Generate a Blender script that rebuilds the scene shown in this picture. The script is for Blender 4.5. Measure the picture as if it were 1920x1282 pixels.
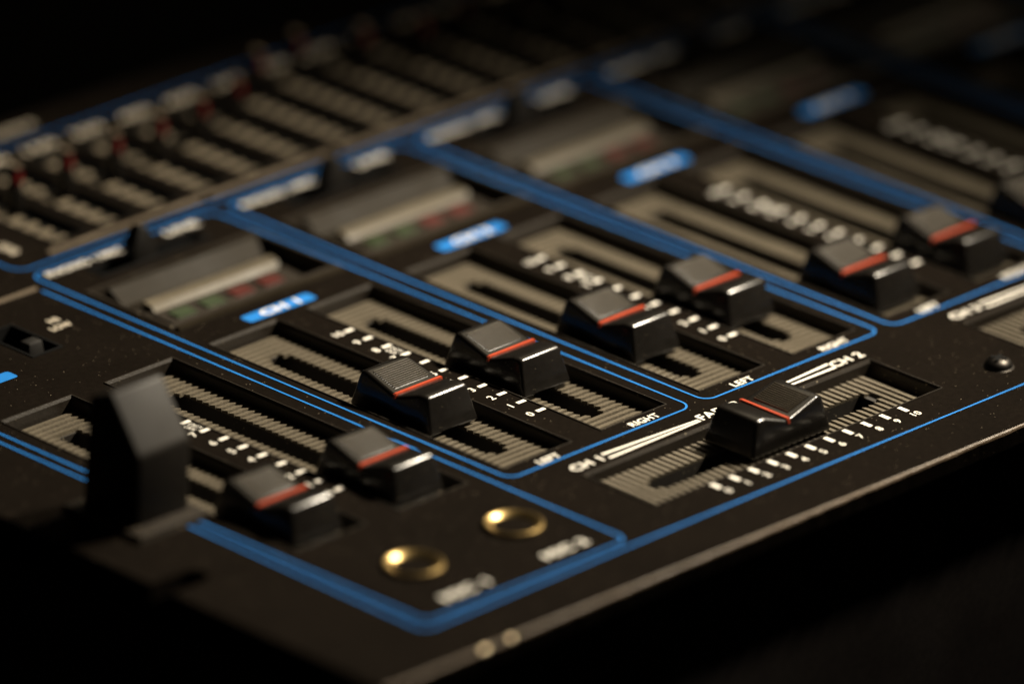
import bpy, bmesh, math, random
from mathutils import Vector, Matrix
random.seed(7)

# ------------------------------------------------------------------ scene, camera, world, lamps, exposure
for o in list(bpy.data.objects):
    bpy.data.objects.remove(o)
scn = bpy.context.scene
col = scn.collection
U = 0.046                      # one layout unit (channel pitch) in metres

cam_d = bpy.data.cameras.new('camera')
cam = bpy.data.objects.new('camera', cam_d)
col.objects.link(cam)
CR = Vector((0.7022, -0.7117, 0.0193)); CD = Vector((-0.2688, -0.2900, -0.9185)); CF = Vector((0.6595, 0.6393, -0.3949))
CP = Vector((-19.613, -19.007, 12.266)) * U
CF.normalize(); CD = (CD - CF * CD.dot(CF)).normalized(); CR = CD.cross(CF).normalized()
M = Matrix((CR, -CD, -CF)).transposed().to_4x4()
M.translation = CP
cam.matrix_world = M
cam_d.sensor_width = 36.0
cam_d.lens = 300.0
cam_d.clip_start = 0.05
cam_d.clip_end = 50.0
cam_d.dof.use_dof = True
cam_d.dof.focus_distance = 30.58 * U
cam_d.dof.aperture_fstop = 0.300 / (1.05 * U)
scn.camera = cam

world = bpy.data.worlds.new('World')
scn.world = world
world.use_nodes = True
bgn = world.node_tree.nodes['Background']
bgn.inputs[0].default_value = (1.0, 0.82, 0.62, 1)
bgn.inputs[1].default_value = 0.008

def lamp(name, pos, target, energy, size, spot, blend):
    d = bpy.data.lights.new(name, 'SPOT')
    d.energy = energy; d.color = (1.0, 0.885, 0.70)
    d.shadow_soft_size = size; d.spot_size = math.radians(spot); d.spot_blend = blend
    o = bpy.data.objects.new(name, d); col.objects.link(o)
    p = Vector(pos) * U; t = Vector(target) * U
    o.location = p
    o.rotation_euler = (t - p).to_track_quat('-Z', 'Y').to_euler()
    return o
LT = Vector((0.10, 0.60, 0))
AIM = Vector((-0.10, 0.80, 0))
LD = Vector((0.66, -0.16, 0.74)).normalized()
lamp('desk_lamp_light', LT + LD * 11.0 + Vector((-0.30, -0.85, 0)), AIM, 21.5, 0.008, 41, 1.0)
lamp('desk_lamp_light', LT + LD * 11.0 + Vector((0.25, 1.05, 0.1)), AIM, 14.0, 0.008, 41, 1.0)
ad = bpy.data.lights.new('ceiling_glow', 'AREA'); ad.energy = 0.38; ad.color = (1.0, 0.83, 0.56); ad.shape = 'DISK'; ad.size = 9 * U
ao = bpy.data.objects.new('ceiling_glow', ad); col.objects.link(ao)
ap_ = (LT + Vector((0.66, 0.37, 0.66)).normalized() * 17.0) * U
ao.location = ap_; ao.rotation_euler = (LT * U - ap_).to_track_quat('-Z', 'Y').to_euler()

vs = scn.view_settings
scn.display_settings.display_device = 'sRGB'
vs.view_transform = 'Standard'; vs.look = 'None'; vs.exposure = 0.0; vs.gamma = 1.0
vs.use_curve_mapping = False

# ------------------------------------------------------------------ materials
def nodes_of(name):
    m = bpy.data.materials.new(name); m.use_nodes = True
    nt = m.node_tree
    return m, nt, nt.nodes['Principled BSDF']

def material(name, colr, rough=0.5, metal=0.0, var=0.25, vscale=900, dust=0.0, dscale=1400, dcol=(0.30, 0.25, 0.17),
             bump=0.0, bscale=2500, spec=0.5, rvar=0.12, coat=0.0):
    m, nt, b = nodes_of(name)
    N = nt.nodes; L = nt.links
    tc = N.new('ShaderNodeTexCoord')
    no = N.new('ShaderNodeTexNoise'); no.inputs['Scale'].default_value = vscale; no.inputs['Detail'].default_value = 5
    L.new(tc.outputs['Object'], no.inputs['Vector'])
    big = N.new('ShaderNodeTexNoise'); big.inputs['Scale'].default_value = 60; big.inputs['Detail'].default_value = 4
    L.new(tc.outputs['Object'], big.inputs['Vector'])
    mul = N.new('ShaderNodeMath'); mul.operation = 'MULTIPLY'
    L.new(no.outputs['Fac'], mul.inputs[0]); L.new(big.outputs['Fac'], mul.inputs[1])
    mr = N.new('ShaderNodeMapRange'); mr.inputs['From Min'].default_value = 0.1; mr.inputs['From Max'].default_value = 0.42
    mr.inputs['To Min'].default_value = 1 - var; mr.inputs['To Max'].default_value = 1 + var
    L.new(mul.outputs[0], mr.inputs['Value'])
    cm = N.new('ShaderNodeVectorMath'); cm.operation = 'SCALE'; cm.inputs[0].default_value = colr
    L.new(mr.outputs[0], cm.inputs['Scale'])
    out = cm.outputs[0]
    if dust > 0:
        vo = N.new('ShaderNodeTexVoronoi'); vo.inputs['Scale'].default_value = dscale
        L.new(tc.outputs['Object'], vo.inputs['Vector'])
        lt = N.new('ShaderNodeMath'); lt.operation = 'LESS_THAN'; lt.inputs[1].default_value = 0.22
        L.new(vo.outputs['Distance'], lt.inputs[0])
        sp = N.new('ShaderNodeSeparateColor'); L.new(vo.outputs['Color'], sp.inputs[0])
        gt = N.new('ShaderNodeMath'); gt.operation = 'LESS_THAN'; gt.inputs[1].default_value = dust
        L.new(sp.outputs[0], gt.inputs[0])
        a = N.new('ShaderNodeMath'); a.operation = 'MULTIPLY'
        L.new(lt.outputs[0], a.inputs[0]); L.new(gt.outputs[0], a.inputs[1])
        a2 = N.new('ShaderNodeMath'); a2.operation = 'MULTIPLY'
        L.new(a.outputs[0], a2.inputs[0]); L.new(sp.outputs[1], a2.inputs[1])
        mx = N.new('ShaderNodeMix'); mx.data_type = 'RGBA'
        L.new(a2.outputs[0], mx.inputs[0]); L.new(out, mx.inputs[6]); mx.inputs[7].default_value = (*dcol, 1)
        out = mx.outputs[2]
    L.new(out, b.inputs['Base Color'])
    r = N.new('ShaderNodeMapRange'); r.inputs['From Min'].default_value = 0.3; r.inputs['From Max'].default_value = 0.7
    r.inputs['To Min'].default_value = max(0.02, rough - rvar); r.inputs['To Max'].default_value = min(1, rough + rvar)
    L.new(big.outputs['Fac'], r.inputs['Value']); L.new(r.outputs[0], b.inputs['Roughness'])
    b.inputs['Metallic'].default_value = metal
    b.inputs['Specular IOR Level'].default_value = spec
    if coat: b.inputs['Coat Weight'].default_value = coat; b.inputs['Coat Roughness'].default_value = 0.12
    if bump > 0:
        bn = N.new('ShaderNodeTexNoise'); bn.inputs['Scale'].default_value = bscale; bn.inputs['Detail'].default_value = 3
        L.new(tc.outputs['Object'], bn.inputs['Vector'])
        bp = N.new('ShaderNodeBump'); bp.inputs['Strength'].default_value = bump; bp.inputs['Distance'].default_value = 0.0002
        L.new(bn.outputs['Fac'], bp.inputs['Height']); L.new(bp.outputs[0], b.inputs['Normal'])
    return m

MAT = dict(
    panel=material('black_powder_coat', (0.0060, 0.0045, 0.0033), 0.75, dust=0.07, dscale=2100, dcol=(0.16, 0.13, 0.09), bump=0.35, bscale=3500, spec=0.008),
    chassis=material('black_steel', (0.014, 0.011, 0.010), 0.7, spec=0.15),
    rim=material('well_frame_plastic', (0.018, 0.014, 0.010), 0.5, dust=0.12, bump=0.25, spec=0.2),
    floor=material('well_floor_plastic', (0.020, 0.016, 0.012), 0.6, dust=0.2),
    rib=material('dusty_rib_plastic', (0.108, 0.090, 0.063), 0.5, var=0.45, vscale=2500, dust=0.35, dscale=3000, dcol=(0.32, 0.27, 0.19), bump=0.5, spec=0.4),
    eqrib=material('pale_rib_plastic', (0.22, 0.182, 0.128), 0.5, var=0.3, spec=0.3),
    cap=material('black_cap_plastic', (0.0075, 0.0065, 0.0055), 0.22, dust=0.03, dscale=2200, dcol=(0.12, 0.10, 0.07), bump=0.08, rvar=0.05, spec=0.5),
    grip=material('grooved_grip_plastic', (0.034, 0.027, 0.018), 0.40, dust=0.15, dscale=2600, bump=0.2),
    lever=material('matt_lever_plastic', (0.010, 0.0080, 0.0058), 0.50, bump=0.1, spec=0.16),
    chip=material('bare_metal_chip', (0.75, 0.62, 0.42), 0.30, metal=1.0),
    stem=material('dark_steel_stem', (0.05, 0.045, 0.04), 0.4, metal=1.0),
    red=material('red_paint', (0.40, 0.050, 0.017), 0.5, var=0.2, bump=0.15, spec=0.3),
    darkred=material('dark_red_plastic', (0.10, 0.006, 0.005), 0.5, spec=0.2),
    white=material('white_print', (0.80, 0.76, 0.68), 0.6, var=0.08, dust=0.04),
    cream=material('pale_print', (0.60, 0.53, 0.42), 0.6, var=0.15),
    blue=material('blue_print', (0.010, 0.160, 0.50), 0.6, var=0.12, spec=0.2),
    brass=material('worn_brass', (0.30, 0.21, 0.085), 0.36, metal=1.0, var=0.2),
    hole=material('black_hole', (0.002, 0.002, 0.002), 0.8, spec=0.1),
    tan=material('tan_metal', (0.12, 0.092, 0.062), 0.45, metal=0.0, bump=0.2),
    edge=material('worn_edge', (0.070, 0.046, 0.025), 0.48, metal=0.2, var=0.35, bump=0.3),
    strip=material('meter_scale_strip', (0.075, 0.062, 0.041), 0.5, spec=0.3),
    green=material('unlit_green_led', (0.020, 0.032, 0.011), 0.45),
    ledred=material('unlit_red_led', (0.062, 0.010, 0.007), 0.45),
    meter=material('meter_housing', (0.013, 0.0098, 0.0056), 0.5, bump=0.15, spec=0.06),
    knob=material('rotary_knob_plastic', (0.008, 0.007, 0.006), 0.5, spec=0.3),
    cloth=material('black_cloth', (0.004, 0.004, 0.004), 0.95, spec=0.05, bump=0.4, bscale=800),
)

# ------------------------------------------------------------------ mesh helpers (layout units in, metres out)
class MB:
    def __init__(s): s.v = []; s.f = []
    def quad(s, *p):
        n = len(s.v); s.v += [tuple(q) for q in p]; s.f.append(tuple(range(n, n + len(p)))); return s
    def box(s, x0, y0, z0, x1, y1, z1, tx=0, ty=0):
        n = len(s.v)
        s.v += [(x0, y0, z0), (x1, y0, z0), (x1, y1, z0), (x0, y1, z0),
                (x0 + tx, y0 + ty, z1), (x1 - tx, y0 + ty, z1), (x1 - tx, y1 - ty, z1), (x0 + tx, y1 - ty, z1)]
        for f in ((3, 2, 1, 0), (4, 5, 6, 7), (0, 1, 5, 4), (1, 2, 6, 5), (2, 3, 7, 6), (3, 0, 4, 7)):
            s.f.append(tuple(n + i for i in f))
        return s
    def prism(s, prof, x0, x1):
        """profile of (y, z) points, counter-clockwise seen from +x, extruded from x0 to x1"""
        n = len(s.v); k = len(prof)
        s.v += [(x0, y, z) for y, z in prof] + [(x1, y, z) for y, z in prof]
        for i in range(k):
            j = (i + 1) % k
            s.f.append((n + i, n + k + i, n + k + j, n + j))
        s.f.append(tuple(n + i for i in reversed(range(k)))); s.f.append(tuple(n + k + i for i in range(k)))
        return s
    def ring(s, rows):
        """stack of closed loops joined by quads"""
        n = len(s.v); k = len(rows[0])
        for r in rows: s.v += [tuple(q) for q in r]
        for a in range(len(rows) - 1):
            for i in range(k):
                j = (i + 1) % k
                s.f.append((n + a * k + i, n + a * k + j, n + (a + 1) * k + j, n + (a + 1) * k + i))
        return n
    def mesh(s, name, mat, smooth=False):
        me = bpy.data.meshes.new(name)
        me.from_pydata([(x * U, y * U, z * U) for x, y, z in s.v], [], s.f)
        me.validate()
        me.materials.append(MAT[mat])
        if smooth:
            for p in me.polygons: p.use_smooth = True
        me.update()
        return me

def link(name, me, parent=None, loc=(0, 0, 0), rz=0.0):
    o = bpy.data.objects.new(name, me); col.objects.link(o)
    o.location = Vector(loc) * U; o.rotation_euler = (0, 0, rz)
    if parent is not None: o.parent = parent
    return o

def bevelled(mb, name, mat, width, seg=3, minang=22, keep_concave=True, smooth=True):
    me = mb.mesh(name, mat)
    bm = bmesh.new(); bm.from_mesh(me)
    bmesh.ops.remove_doubles(bm, verts=bm.verts, dist=1e-7)
    bmesh.ops.recalc_face_normals(bm, faces=bm.faces)
    es = [e for e in bm.edges if len(e.link_faces) == 2 and e.calc_face_angle_signed(0) > math.radians(minang)]
    bmesh.ops.bevel(bm, geom=es, offset=width * U, segments=seg, profile=0.5, affect='EDGES', clamp_overlap=True)
    for f in bm.faces: f.smooth = smooth
    bm.to_mesh(me); bm.free()
    try: me.set_sharp_from_angle(angle=math.radians(40))
    except Exception: pass
    me.update()
    return me

PZ = 0.0022        # print sits this far above the faceplate

def rr_pts(x0, y0, x1, y1, r, n=8):
    P = []
    for cx, cy, a0 in ((x1 - r, y1 - r, 0), (x0 + r, y1 - r, 90), (x0 + r, y0 + r, 180), (x1 - r, y0 + r, 270)):
        for i in range(n + 1):
            a = math.radians(a0 + 90 * i / n); P.append((cx + r * math.cos(a), cy + r * math.sin(a)))
    return P
def strip_from(path, w, closed, z=PZ):
    mb = MB(); n = len(path); A = []; B = []
    for i, (x, y) in enumerate(path):
        p = path[i - 1] if (i > 0 or closed) else path[i]
        q = path[(i + 1) % n] if (i < n - 1 or closed) else path[i]
        d = Vector((q[0] - p[0], q[1] - p[1])); d.normalize(); nx, ny = -d.y, d.x
        A.append((x + nx * w / 2, y + ny * w / 2, z)); B.append((x - nx * w / 2, y - ny * w / 2, z))
    for i in range(n if closed else n - 1):
        j = (i + 1) % n
        mb.quad(B[i], B[j], A[j], A[i])
    return mb

FONT_CACHE = {}
def text_mesh(txt, h, mat, width=None, bold=0.012, spacing=1.05):
    key = (txt, h, mat, width, bold)
    if key in FONT_CACHE: return FONT_CACHE[key]
    c = bpy.data.curves.new('lettering', 'FONT'); c.body = txt; c.size = 1.0; c.offset = bold
    c.resolution_u = 4; c.space_character = spacing; c.align_x = 'CENTER'; c.align_y = 'CENTER'; c.space_line = 0.85
    o = bpy.data.objects.new('lettering', c); col.objects.link(o)
    dg = bpy.context.evaluated_depsgraph_get()
    me = bpy.data.meshes.new_from_object(o.evaluated_get(dg))
    bpy.data.objects.remove(o); bpy.data.curves.remove(c)
    xs = [v.co.x for v in me.vertices]; ys = [v.co.y for v in me.vertices]
    cx = (min(xs) + max(xs)) / 2; cy = (min(ys) + max(ys)) / 2
    k = h / (max(ys) - min(ys)); kx = k if width is None else width / (max(xs) - min(xs))
    for v in me.vertices:
        v.co.x = (v.co.x - cx) * kx * U; v.co.y = (v.co.y - cy) * k * U; v.co.z = 0
    me.materials.clear(); me.materials.append(MAT[mat]); me.name = 'lettering'
    me.update(); FONT_CACHE[key] = me
    return me

# ------------------------------------------------------------------ table
tb = MB(); tb.quad((-40, -40, -1.9), (40, -40, -1.9), (40, 40, -1.9), (-40, 40, -1.9))
tb_o = link('table_top', tb.mesh('table_top', 'cloth')); tb_o['kind'] = 'structure'

# ------------------------------------------------------------------ mixer root
mixer = bpy.data.objects.new('audio_mixer', None); col.objects.link(mixer)
mixer.empty_display_size = 0.05
mixer['label'] = 'black audio mixer with blue outlined channels, sliding faders and graphic equalizer'
mixer['category'] = 'audio mixer'
mixer.location = (0, 0, 0)

NCH = 5
X0, X1, Y0, Y1 = -1.515, 5.25, -0.908, 3.70
WB = -0.056                      # well floor level
holes = []
WELLS = []                       # (x0, y0, x1, y1, axis, slot_lo, slot_hi, slot_centre, individual)
def add_well(xc, detail, lm=0.172):
    WELLS.append((xc - lm, 0.077, xc + 0.166, 1.580, 'y', 0.258, 1.425, xc, detail))
for k in range(NCH):
    add_well(k + 0.218, k < 2); add_well(k + 0.702, k < 2, 0.163)
add_well(-0.800, False); add_well(-0.305, True, 0.163)
for dx, det in ((0.0, True), (2.0, False)):
    WELLS.append((0.212 + dx, -0.500, 1.705 + dx, -0.152, 'x', 0.398 + dx, 1.536 + dx, -0.312, det))
for w in WELLS: holes.append((w[0], w[1], w[2], w[3]))
METERS = [(k + 0.055, 1.785, k + 0.900, 2.232) for k in range(NCH)]
holes += METERS
SWS = [(k + 0.20, 2.312, k + 0.74, 2.395) for k in range(NCH)]
holes += SWS
EQC = [0.370 + 0.2475 * i for i in range(19)]
EQW = [(c - 0.085, 2.675, c + 0.085, 3.335) for c in EQC]
holes += EQW
MSW = (-0.50, 1.93, -0.36, 2.20); holes.append(MSW)
NOTCH = (X0, 0.118, -1.315, 0.222)
holes.append(NOTCH)

# faceplate with openings
xs = sorted({X0, X1} | {h[0] for h in holes} | {h[2] for h in holes})
ys = sorted({Y0, Y1} | {h[1] for h in holes} | {h[3] for h in holes})
TH = 0.068; CH = 0.010
fp = MB()
vid = {}
def vtx(x, y, z):
    key = (round(x, 5), round(y, 5), z)
    if key not in vid: vid[key] = len(fp.v); fp.v.append((x, y, z))
    return vid[key]
for i in range(len(xs) - 1):
    for j in range(len(ys) - 1):
        cx = (xs[i] + xs[i + 1]) / 2; cy = (ys[j] + ys[j + 1]) / 2
        if any(h[0] < cx < h[2] and h[1] < cy < h[3] for h in holes): continue
        a, b, c, d = xs[i], ys[j], xs[i + 1], ys[j + 1]
        fp.f.append((vtx(a, b, 0), vtx(c, b, 0), vtx(c, d, 0), vtx(a, d, 0)))
# notch side walls and rounded tip
nx0, ny0, nx1, ny1 = NOTCH; r = (ny1 - ny0) / 2; cyn = (ny0 + ny1) / 2
arc = [(nx1 - r + r * math.cos(a), cyn + r * math.sin(a)) for a in [math.radians(-90 + 180 * i / 12) for i in range(13)]]
for i in range(12):
    p, q = arc[i], arc[i + 1]
    cor = (nx1, ny0) if i < 6 else (nx1, ny1)
    fp.quad((*cor, 0), (*q, 0), (*p, 0))
    fp.quad((*p, 0), (*q, 0), (*q, -TH), (*p, -TH))
for yy, s in ((ny0, 1), (ny1, -1)):
    fp.quad((nx0, yy, 0), (nx1 - r, yy, 0), (nx1 - r, yy, -TH), (nx0, yy, -TH))
# outer edges
fp.quad((X0, ny1, 0), (X0, Y1, 0), (X0, Y1, -TH), (X0, ny1, -TH))
fp.quad((X0, Y0, 0), (X0, ny0, 0), (X0, ny0, -TH), (X0, Y0, -TH))
fp.quad((X1, Y0, 0), (X1, Y1, 0), (X1, Y1, -TH), (X1, Y0, -TH))
fp.quad((X0, Y1, 0), (X1, Y1, 0), (X1, Y1, -TH), (X0, Y1, -TH))
faceplate = link('faceplate', fp.mesh('faceplate', 'panel'), mixer)
# worn front edge: a chamfered strip butted against the plate
ed = MB(); fp_front = MB()
nseg = 160
rows = []
for i in range(nseg + 1):
    x = X0 + (X1 - X0) * i / nseg
    w = CH * (0.8 + 0.35 * random.random())
    rows.append([(x, Y0, 0.0), (x, Y0 - w * 0.55, -w * 0.18), (x, Y0 - w, -w * 0.9)])
for a, b in zip(rows, rows[1:]):
    for k in range(2): ed.quad(a[k + 1], b[k + 1], b[k], a[k])
    fp_front.quad((a[2][0], a[2][1], -TH), (b[2][0], b[2][1], -TH), b[2], a[2])
link('front_lip', fp_front.mesh('front_lip', 'panel'), mixer)
eo = link('front_edge', ed.mesh('front_edge', 'edge', True), mixer)
eo['label'] = 'worn bare metal front edge of the faceplate'
for px_, w_ in ((-0.92, 0.022), (-1.05, 0.030)):
    cp = MB(); cp.prism([(Y0 - 0.013, -0.016), (Y0 + 0.002, -0.016), (Y0 + 0.006, 0.0012), (Y0 - 0.007, 0.0004)], px_ - w_ / 2, px_ + w_ / 2)
    link('edge_chip', bevelled(cp, 'edge_chip', 'chip', 0.003, 2, 20), mixer)
# body under the plate
cb = MB(); cb.box(X0 + 0.24, Y0 + 0.10, -1.9, X1 - 0.24, Y1 - 0.08, -0.30)
link('chassis', cb.mesh('chassis', 'chassis'), mixer)
ap = MB(); ap.box(X0 + 0.24, Y0 + 0.05, -1.6, X1 - 0.24, Y0 + 0.098, -TH - 0.004)
link('front_apron', ap.mesh('front_apron', 'chassis'), mixer)

# ------------------------------------------------------------------ wells
def rect(x0, y0, x1, y1, g, z):
    return [(x0 + g, y0 + g, z), (x1 - g, y0 + g, z), (x1 - g, y1 - g, z), (x0 + g, y1 - g, z)]
RP = 0.0327
def rib_profile(y):
    return [(y, WB), (y + 0.0322, WB), (y + 0.0312, WB + 0.008), (y + 0.0025, WB + 0.0155)]
def rib_mesh(xa, xb, slot, y):
    mb = MB(); pr = rib_profile(y)
    if slot: mb.prism(pr, xa, slot[0]).prism(pr, slot[1], xb)
    else: mb.prism(pr, xa, xb)
    return mb
def make_well(w):
    x0, y0, x1, y1, ax, s0, s1, sc, det = w
    L = (y1 - y0) if ax == 'y' else (x1 - x0)
    W = (x1 - x0) if ax == 'y' else (y1 - y0)
    # built along y in local coordinates, origin at the near-left corner, then turned for the cross faders
    mb = MB()
    mb.ring([rect(0, 0, W, L, -0.0055, 0.0005), rect(0, 0, W, L, -0.0045, 0.0045), rect(0, 0, W, L, -0.001, 0.0045),
             rect(0, 0, W, L, 0.006, -0.006), rect(0, 0, W, L, 0.007, WB - 0.002)])
    if ax == 'y':
        sl, sh, c = s0 - y0, s1 - y0, sc - x0
        loc, rz = (x0, y0, 0), 0.0
    else:                      # local y -> world x, local x -> world -y
        sl, sh, c = s0 - x0, s1 - x0, y1 - sc
        loc, rz = (x0, y1, 0), -math.pi / 2
    hw = 0.053 if ax == 'y' else 0.048
    wo = link('fader_well', mb.mesh('fader_well', 'rim'), mixer, loc, rz)
    fl = MB(); g = 0.007
    z = WB
    fl.quad((g, g, z), (W - g, g, z), (W - g, sl, z), (g, sl, z))
    fl.quad((g, sh, z), (W - g, sh, z), (W - g, L - g, z), (g, L - g, z))
    fl.quad((g, sl, z), (c - hw, sl, z), (c - hw, sh, z), (g, sh, z))
    fl.quad((c + hw, sl, z), (W - g, sl, z), (W - g, sh, z), (c + hw, sh, z))
    for a, b in (((c - hw, sl), (c + hw, sl)), ((c + hw, sl), (c + hw, sh)), ((c + hw, sh), (c - hw, sh)), ((c - hw, sh), (c - hw, sl))):
        fl.quad((*a, z), (*b, z), (*b, z - 0.12), (*a, z - 0.12))
    link('well_floor', fl.mesh('well_floor', 'floor'), wo)
    y = 0.045; ya = []
    while y + 0.03 < L - 0.02: ya.append(y); y += RP
    xa, xb = g + 0.002, W - g - 0.014
    if det:
        full = rib_mesh(xa, xb, None, 0).mesh('rib', 'rib')
        cut = rib_mesh(xa, xb, (c - hw, c + hw), 0).mesh('rib', 'rib')
        tip = rib_mesh(xa, xb, (c - hw * 0.6, c + hw * 0.6), 0).mesh('rib', 'rib')
        for y in ya:
            m = y + 0.014
            me = cut if sl + 0.02 < m < sh - 0.02 else (tip if sl - 0.012 < m < sh + 0.012 else full)
            link('rib', me, wo, (0, y, 0))
    else:
        mb = MB()
        for y in ya:
            m = y + 0.014
            sub = rib_mesh(xa, xb, (c - hw, c + hw) if sl < m < sh else None, y)
            n = len(mb.v); mb.v += sub.v; mb.f += [tuple(n + i for i in f) for f in sub.f]
        ro = link('ribs', mb.mesh('ribs', 'rib'), wo); ro['kind'] = 'stuff'
    return wo
for w in WELLS: make_well(w)

# ------------------------------------------------------------------ fader knobs
def cap_body():
    mb = MB()
    top = [(-0.148, 0.104, 0.099), (-0.105, 0.104, 0.103), (-0.014, 0.073, 0.117), (0.012, 0.074, 0.117), (0.160, 0.113, 0.108), (0.186, 0.108, 0.105)]
    bot_y = [-0.190, -0.125, -0.014, 0.012, 0.180, 0.226]
    bz = -0.032; bw = 0.124
    n = len(top)
    Lt = [(-w, y, z) for y, z, w in top]; Rt = [(w, y, z) for y, z, w in top]
    Lb = [(-bw, y, bz) for y in bot_y]; Rb = [(bw, y, bz) for y in bot_y]
    for i in range(n - 1):
        mb.quad(Lt[i], Rt[i], Rt[i + 1], Lt[i + 1])
        mb.quad(Lb[i], Lt[i], Lt[i + 1], Lb[i + 1])
        mb.quad(Rt[i], Rb[i], Rb[i + 1], Rt[i + 1])
        mb.quad(Rb[i], Lb[i], Lb[i + 1], Rb[i + 1])
    mb.quad(Lb[0], Rb[0], Rt[0], Lt[0]); mb.quad(Lt[-1], Rt[-1], Rb[-1], Lb[-1])
    return bevelled(mb, 'cap_body', 'cap', 0.0165, 5, 24)
CAP = cap_body()
def ramp_z(y): return 0.074 + (0.113 - 0.074) * (y - 0.012) / (0.160 - 0.012)
gm = MB()
for i in range(11):
    y = 0.032 + i * 0.0104; z = ramp_z(y)
    gm.prism([(y, z - 0.002), (y + 0.0060, z - 0.0005), (y + 0.0048, z + 0.0062), (y + 0.0014, z + 0.0052)], -0.084, 0.084)
GRIP = gm.mesh('grip_ribs', 'grip')
rm = MB(); 
rm.box(-0.116, -0.0066, 0.071, 0.116, 0.0066, 0.0795, 0.002, 0.0015)
rm.box(-0.1200, -0.0058, 0.058, -0.1162, 0.0058, 0.0775, 0.001, 0.001)
rm.box(0.1162, -0.0058, 0.058, 0.1200, 0.0058, 0.0775, 0.001, 0.001)
RED = rm.mesh('indicator_line', 'red')
sm = MB(); sm.box(-0.008, -0.05, -0.165, 0.008, 0.05, -0.028); STEM = sm.mesh('stem', 'stem')
def knob(x, y, rz=0.0, label=None):
    o = link('fader_knob', CAP, mixer, (x, y, 0), rz)
    link('indicator_line', RED, o); link('grip_ribs', GRIP, o); link('stem', STEM, o)
    if label: o['label'] = label
    return o
KN = [(0.218, 0.680), (0.702, 0.690), (1.218, 0.632), (1.702, 0.612), (2.218, 0.352), (2.702, 0.340),
      (3.218, 0.310), (3.702, 0.32), (4.218, 0.4), (4.702, 0.4), (-0.800, 0.325), (-0.305, 0.325)]
for x, y in KN: knob(x, y)
knob(0.975, -0.308, -math.pi / 2); knob(3.0, -0.308, -math.pi / 2)

# tall lever beside the microphone strip
lv = MB()
prof = [(0.555, 0.012), (0.83, 0.012), (0.800, 0.44), (0.690, 0.488), (0.560, 0.308), (0.545, 0.290)]
lv.prism(prof, -1.275, -1.025)
link('lever_knob', bevelled(lv, 'lever_knob', 'lever', 0.014, 4, 20), mixer)['label'] = 'tall black lever with a steep slanted top'
lc = MB(); lc.ring([rect(-1.325, 0.480, -0.985, 0.880, 0, 0.0005), rect(-1.325, 0.480, -0.985, 0.880, 0.006, 0.022), rect(-1.325, 0.480, -0.985, 0.880, 0.03, 0.024)])
lc.quad(*rect(-1.325, 0.480, -0.985, 0.880, 0.03, 0.024))
link('lever_collar', lc.mesh('lever_collar', 'rim'), mixer)

# ------------------------------------------------------------------ printed frames, scales and words
def frame(x0, y0, x1, y1, r=0.05, w=0.0082):
    return link('outline', strip_from(rr_pts(x0, y0, x1, y1, r), w, True).mesh('outline', 'blue'), mixer)
CW, CL = 0.9285, 2.490
for k in range(NCH): frame(k, 0, k + CW, CL)
link('outline', strip_from([(-1.046, 2.36), (-1.046, -0.585)] + [(-1.046 + 0.05 - 0.05 * math.cos(math.radians(a)), -0.585 - 0.05 * math.sin(math.radians(a))) for a in range(10, 91, 10)]
     + [(-0.113 + 0.05 * math.sin(math.radians(a)), -0.585 - 0.05 * math.cos(math.radians(a))) for a in range(0, 91, 10)] + [(-0.063, 2.36)], 0.0082, False).mesh('outline', 'blue'), mixer)
link('outline', strip_from([(-1.098, 2.9), (-1.098, -0.628)] + [(-1.098 + 0.05 - 0.05 * math.cos(math.radians(a)), -0.628 - 0.05 * math.sin(math.radians(a))) for a in range(10, 91, 10)]
     + [(5.1, -0.678)], 0.0082, False).mesh('outline', 'blue'), mixer)
frame(-0.006, 2.548, 5.15, 3.492, 0.06, 0.0066)

def word(t, x, y, h, mat='white', width=None, rz=0.0, bold=0.016, label=None):
    o = link('lettering', text_mesh(t, h, mat, width, bold), mixer, (x, y, PZ), rz)
    if label: o['label'] = label
    return o
T1 = MB().quad((-0.0205, -0.0088, 0), (0.0205, -0.0088, 0), (0.0205, 0.0088, 0), (-0.0205, 0.0088, 0)).mesh('scale_mark', 'white')
T2 = MB().quad((-0.0095, -0.023, 0), (0.0095, -0.023, 0), (0.0095, 0.023, 0), (-0.0095, 0.023, 0)).mesh('scale_mark', 'white')
TD = 0.0979
def vscale(x):
    for k in range(11):
        link('scale_mark', T1, mixer, (x - 0.007, 0.348 + TD * k, PZ))
        word(str(k), x - 0.062, 0.348 + TD * k - 0.001, 0.036, bold=0.012)
    word('UNITY\nGAIN', x - 0.018, 0.348 + TD * 7.5, 0.048, width=0.062, rz=-math.pi / 2, bold=0.0)
for k in range(NCH): vscale(k + 0.515)
vscale(-0.489)
for k in range(NCH):
    word('LEFT', k + 0.222, 0.030, 0.036, width=0.106); word('RIGHT', k + 0.714, 0.034, 0.036, width=0.142)
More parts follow.
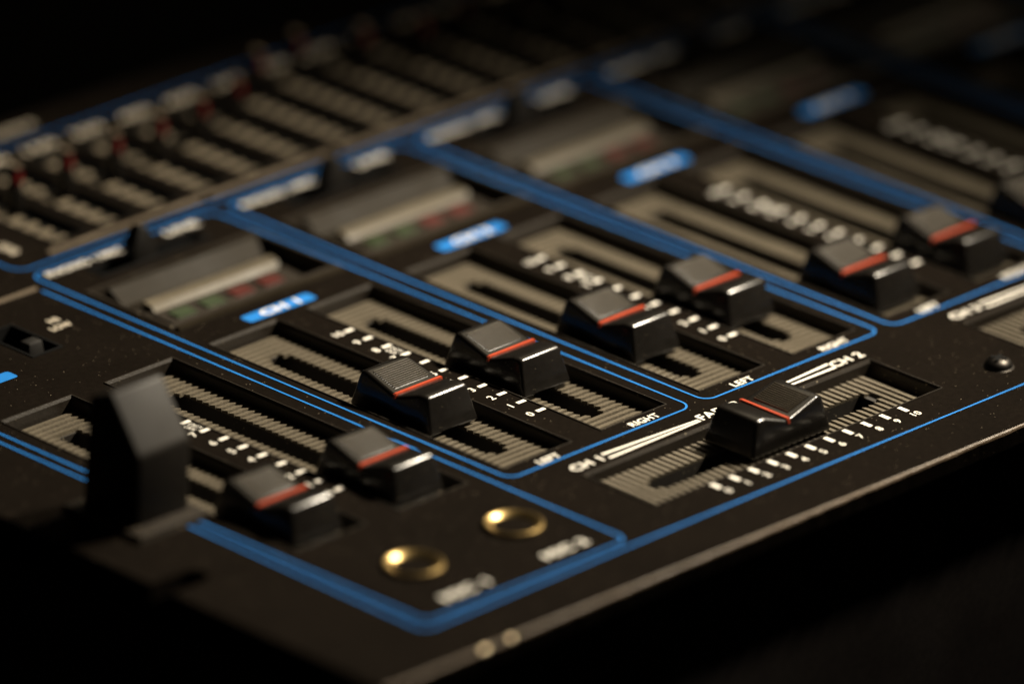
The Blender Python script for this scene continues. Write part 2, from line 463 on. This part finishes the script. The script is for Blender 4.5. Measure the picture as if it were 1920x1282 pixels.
for dx, a, b in ((0, 'CH 1', 'CH 2'), (2.0, 'CH 3', 'CH 4')):
    for k in range(11):
        link('scale_mark', T2, mixer, (0.485 + TD * k + dx, -0.5340, PZ)); word(str(k), 0.485 + TD * k + dx + 0.006, -0.590, 0.033, bold=0.012)
    word(a, 0.288 + dx, -0.092, 0.047, width=0.148); word(b, 1.644 + dx, -0.092, 0.047, width=0.160); word('FADER', 0.975 + dx, -0.090, 0.047, width=0.215)
    lm = MB()
    for s in (-1, 1):
        cx = 0.975 + dx
        xa, xb = (cx - 0.590, cx - 0.118) if s < 0 else (cx + 0.590, cx + 0.118)
        for ya in (-0.074, -0.112):
            yb = -0.098 if ya == -0.074 else -0.110
            q = [(xa, ya - 0.006, PZ), (xb, yb - 0.004, PZ), (xb, yb + 0.004, PZ), (xa, ya + 0.006, PZ)]
            lm.quad(*(q if s < 0 else q[::-1]))
    link('taper_mark', lm.mesh('taper_mark', 'white'), mixer)
for k in range(NCH):
    bm_ = MB(); pts = [(x, y, PZ) for x, y in rr_pts(k + 0.297, 1.622, k + 0.637, 1.684, 0.014, 5)]
    bm_.quad(*pts)
    b = link('channel_badge', bm_.mesh('channel_badge', 'blue'), mixer)
    o = word('CH %d' % (k + 1), k + 0.472, 1.653, 0.046, width=0.190, bold=0.02); o.location.z += 0.0015 * U
    o.parent = b
    word('PHONO 1/MIC', k + 0.238, 2.452, 0.040, width=0.375); word('LINE', k + 0.728, 2.450, 0.040, width=0.165)
bm_ = MB(); bm_.quad(*[(x, y, PZ) for x, y in rr_pts(-1.0, 1.835, -0.655, 1.897, 0.014, 5)])
b = link('channel_badge', bm_.mesh('channel_badge', 'blue'), mixer)
o = word('MIC', -0.83, 1.866, 0.046, width=0.16, bold=0.02); o.location.z += 0.0015 * U; o.parent = b
word('HI', -0.219, 2.128, 0.036, 'cream'); word('LOW', -0.236, 2.068, 0.036, 'cream', width=0.098)
word('MIC 1', -0.768, -0.542, 0.046, width=0.215); word('MIC 2', -0.278, -0.540, 0.046, width=0.205)
word('1kHz', 0.118, 2.735, 0.05, 'cream', width=0.10, rz=-math.pi / 2)
tm = MB(); tm.prism([(2.378, 0.0005), (2.392, 0.0005), (2.390, 0.010), (2.381, 0.010)], -1.04, -0.068)
link('trim_strip', tm.mesh('trim_strip', 'tan'), mixer)  # tan colour stands in for light caught along the raised plate edge
for a, b in ((0.20, 0.985), (1.02, 1.675), (1.71, 3.06), (3.10, 5.1)):
    tm = MB(); tm.prism([(2.600, 0.0005), (2.618, 0.0005), (2.615, 0.009), (2.604, 0.009)], a, b)
    link('trim_strip', tm.mesh('trim_strip', 'tan'), mixer)

# ------------------------------------------------------------------ level meters
for (x0, y0, x1, y1) in METERS:
    mb = MB()
    mb.ring([rect(x0, y0, x1, y1, -0.012, 0.0005), rect(x0, y0, x1, y1, -0.010, 0.006), rect(x0, y0, x1, y1, 0.004, 0.006),
             rect(x0, y0, x1, y1, 0.010, -0.070)])
    mb.quad(*rect(x0, y0, x1, y1, 0.010, -0.070))
    m = link('meter_window', mb.mesh('meter_window', 'rim'), mixer)
    a, b = x0 + 0.105, x1 - 0.012
    p = MB(); p.prism([(y1 - 0.105, -0.068), (y1 - 0.012, -0.068), (y1 - 0.012, -0.004), (y1 - 0.020, -0.004), (y1 - 0.100, -0.052)], a - 0.02, b)
    link('back_bevel', p.mesh('back_bevel', 'meter'), m)
    p = MB(); p.prism([(2.040, -0.068), (2.110, -0.068), (2.105, -0.040), (2.060, -0.046)], a + 0.05, b - 0.03)
    link('scale_strip', p.mesh('scale_strip', 'strip'), m)
    p = MB(); p.prism([(1.900, -0.068), (2.030, -0.068), (2.025, -0.056), (1.905, -0.060)], a + 0.02, b - 0.02)
    link('led_bar', p.mesh('led_bar', 'rim'), m)
    for i in range(4):
        c = x0 + 0.215 + 0.1475 * i
        p = MB(); p.box(c - 0.050, 1.925, -0.062, c + 0.050, 1.995, -0.050, 0.004, 0.004)
        link('led', p.mesh('led', 'green' if i < 2 else 'ledred'), m)
    p = MB(); p.prism([(y0 + 0.012, -0.066), (y0 + 0.075, -0.066), (y0 + 0.030, -0.002), (y0 + 0.012, -0.002)], x0 + 0.012, x1 - 0.012)
    link('front_bevel', p.mesh('front_bevel', 'rim'), m)
    p = MB(); p.prism([(y0 - 0.042, 0.0005), (y0 - 0.014, 0.0005), (y0 - 0.018, 0.010), (y0 - 0.038, 0.010)], x0, x1)
    link('lower_lip', p.mesh('lower_lip', 'meter'), m)

# ------------------------------------------------------------------ input switches
for k, (x0, y0, x1, y1) in enumerate(SWS):
    mb = MB()
    mb.ring([rect(x0, y0, x1, y1, -0.008, 0.0005), rect(x0, y0, x1, y1, -0.006, 0.004), rect(x0, y0, x1, y1, 0.004, 0.004), rect(x0, y0, x1, y1, 0.006, -0.06)])
    mb.quad(*rect(x0, y0, x1, y1, 0.006, -0.06))
    s = link('input_switch', mb.mesh('input_switch', 'hole'), mixer)
    c = k + 0.425
    w = MB()
    lo = [(c - 0.060, y0 + 0.008, -0.055), (c + 0.060, y0 + 0.008, -0.055), (c + 0.060, y1 - 0.008, -0.055), (c - 0.060, y1 - 0.008, -0.055)]
    mi = [(c - 0.058, y0 + 0.008, 0.055), (c + 0.058, y0 + 0.008, 0.055), (c + 0.058, y1 - 0.008, 0.055), (c - 0.058, y1 - 0.008, 0.055)]
    hi = [(c - 0.050, y0 + 0.020, 0.085), (c + 0.012, y0 + 0.020, 0.142), (c + 0.012, y1 - 0.020, 0.142), (c - 0.050, y1 - 0.020, 0.085)]
    hi = [(c - 0.020, y0 + 0.018, 0.140), (c + 0.022, y0 + 0.018, 0.118), (c + 0.022, y1 - 0.018, 0.118), (c - 0.020, y1 - 0.018, 0.140)]
    n = w.ring([lo, mi, hi]); w.f.append((n + 8, n + 9, n + 10, n + 11)); w.f.append((n + 3, n + 2, n + 1, n))
    link('switch_cap', bevelled(w, 'switch_cap', 'knob', 0.006, 2, 20), s)

# ------------------------------------------------------------------ graphic equalizer
EQY = [3.03, 3.015, 3.01, 3.03, 3.06, 3.12, 3.26, 3.30, 3.18, 3.10, 3.13, 3.05, 3.08, 3.1, 3.12, 3.05, 3.1, 3.1, 3.08]
EQT = ['60', '100', '150', '250', '400', '600', '1K', '1.5K', '2.5K', '4K', '6K', '10K', '15K', '60', '100', '150', '250', '400', '600']
eb = MB(); eb.box(-0.022, -0.034, -0.030, 0.022, 0.034, 0.165, 0.006, 0.010)
EQB = bevelled(eb, 'slider_cap', 'cap', 0.006, 2, 30)
er = MB(); er.quad((-0.0150, -0.0300, -0.030), (0.0150, -0.0300, -0.030), (0.0130, -0.0262, 0.150), (-0.0130, -0.0262, 0.150))
et = MB(); et.box(-0.0150, -0.0220, 0.1655, 0.0150, 0.0220, 0.1715, 0.002, 0.002); EQTIP = et.mesh('tip', 'tan')
EQR = er.mesh('indicator_line', 'darkred')
em = MB()
EP = 0.080
yy = 0.030
while yy < 0.62:
    em.prism([(yy, -0.031), (yy + 0.032, -0.031), (yy + 0.029, -0.017), (yy + 0.003, -0.013)], 0.010, 0.100)
    yy += EP
EQRIB = em.mesh('ribs', 'eqrib')
for i, (x0, y0, x1, y1) in enumerate(EQW):
    W, L = x1 - x0, y1 - y0
    mb = MB()
    mb.ring([rect(0, 0, W, L, -0.006, 0.0005), rect(0, 0, W, L, -0.005, 0.003), rect(0, 0, W, L, 0.001, 0.003), rect(0, 0, W, L, 0.005, -0.032)])
    mb.quad(*rect(0, 0, W, L, 0.005, -0.032))
    s = link('equalizer_slot', mb.mesh('equalizer_slot', 'hole'), mixer, (x0, y0, 0))
    ro = link('ribs', EQRIB, s); ro['kind'] = 'stuff'
    c = link('slider_cap', EQB, mixer, (EQC[i] + 0.045, EQY[i], 0))
    link('indicator_line', EQR, c); link('tip', EQTIP, c)
    word(EQT[i], EQC[i] + 0.02, 3.405, 0.055, 'cream', width=0.045 * len(EQT[i]) + 0.02, bold=0.02)
word('OUTPUT', 0.93, 3.600, 0.05, 'cream', width=0.22, bold=0.02)

# ------------------------------------------------------------------ jacks, screws, rotary knobs
def lathe(prof, n=40):
    rows = [[(r * math.cos(2 * math.pi * i / n), r * math.sin(2 * math.pi * i / n), z) for i in range(n)] for r, z in prof]
    mb = MB(); mb.ring(rows); return mb
JK = lathe([(0.106, 0.0005), (0.106, 0.012), (0.1045, 0.0165), (0.102, 0.0175), (0.098, 0.0165), (0.090, 0.0125), (0.080, 0.0065), (0.070, -0.002), (0.062, -0.014), (0.058, -0.032), (0.057, -0.10)]).mesh('microphone_jack', 'brass', True)
jh = lathe([(0.0565, -0.050), (0.030, -0.052), (0.001, -0.053)]).mesh('socket_hole', 'hole')
for x in (-0.760, -0.272):
    j = link('microphone_jack', JK, mixer, (x, -0.285, 0)); link('socket_hole', jh, j)
SC = lathe([(0.058, 0.0004), (0.052, 0.0005), (0.052, 0.010), (0.046, 0.022), (0.032, 0.031), (0.016, 0.035), (0.0005, 0.0355)], 32).mesh('panel_screw', 'stem', True)
sx = MB(); sx.box(-0.030, -0.007, 0.030, 0.030, 0.007, 0.0372); sx.box(-0.007, -0.030, 0.0302, 0.007, -0.0072, 0.0370); sx.box(-0.007, 0.0072, 0.0302, 0.007, 0.030, 0.0370)
SX = sx.mesh('slot_shade', 'hole')  # raised black bars, coloured to stand in for shade inside the screw's cross
for x, y in ((2.006, -0.507),):
    s = link('panel_screw', SC, mixer, (x, y, 0), 0.5); link('slot_shade', SX, s)
# slide switch beside the HI / LOW marks
sb = MB()
sb.ring([rect(*MSW, -0.006, 0.0005), rect(*MSW, -0.005, 0.004), rect(*MSW, 0.004, 0.004), rect(*MSW, 0.006, -0.06)])
sb.quad(*rect(*MSW, 0.006, -0.06))
so = link('tone_switch', sb.mesh('tone_switch', 'hole'), mixer)
sc_ = MB(); sc_.box(MSW[0] + 0.03, 1.98, -0.055, MSW[2] - 0.03, 2.05, 0.020, 0.008, 0.010)
link('switch_cap', bevelled(sc_, 'switch_cap', 'knob', 0.006, 2, 20), so)
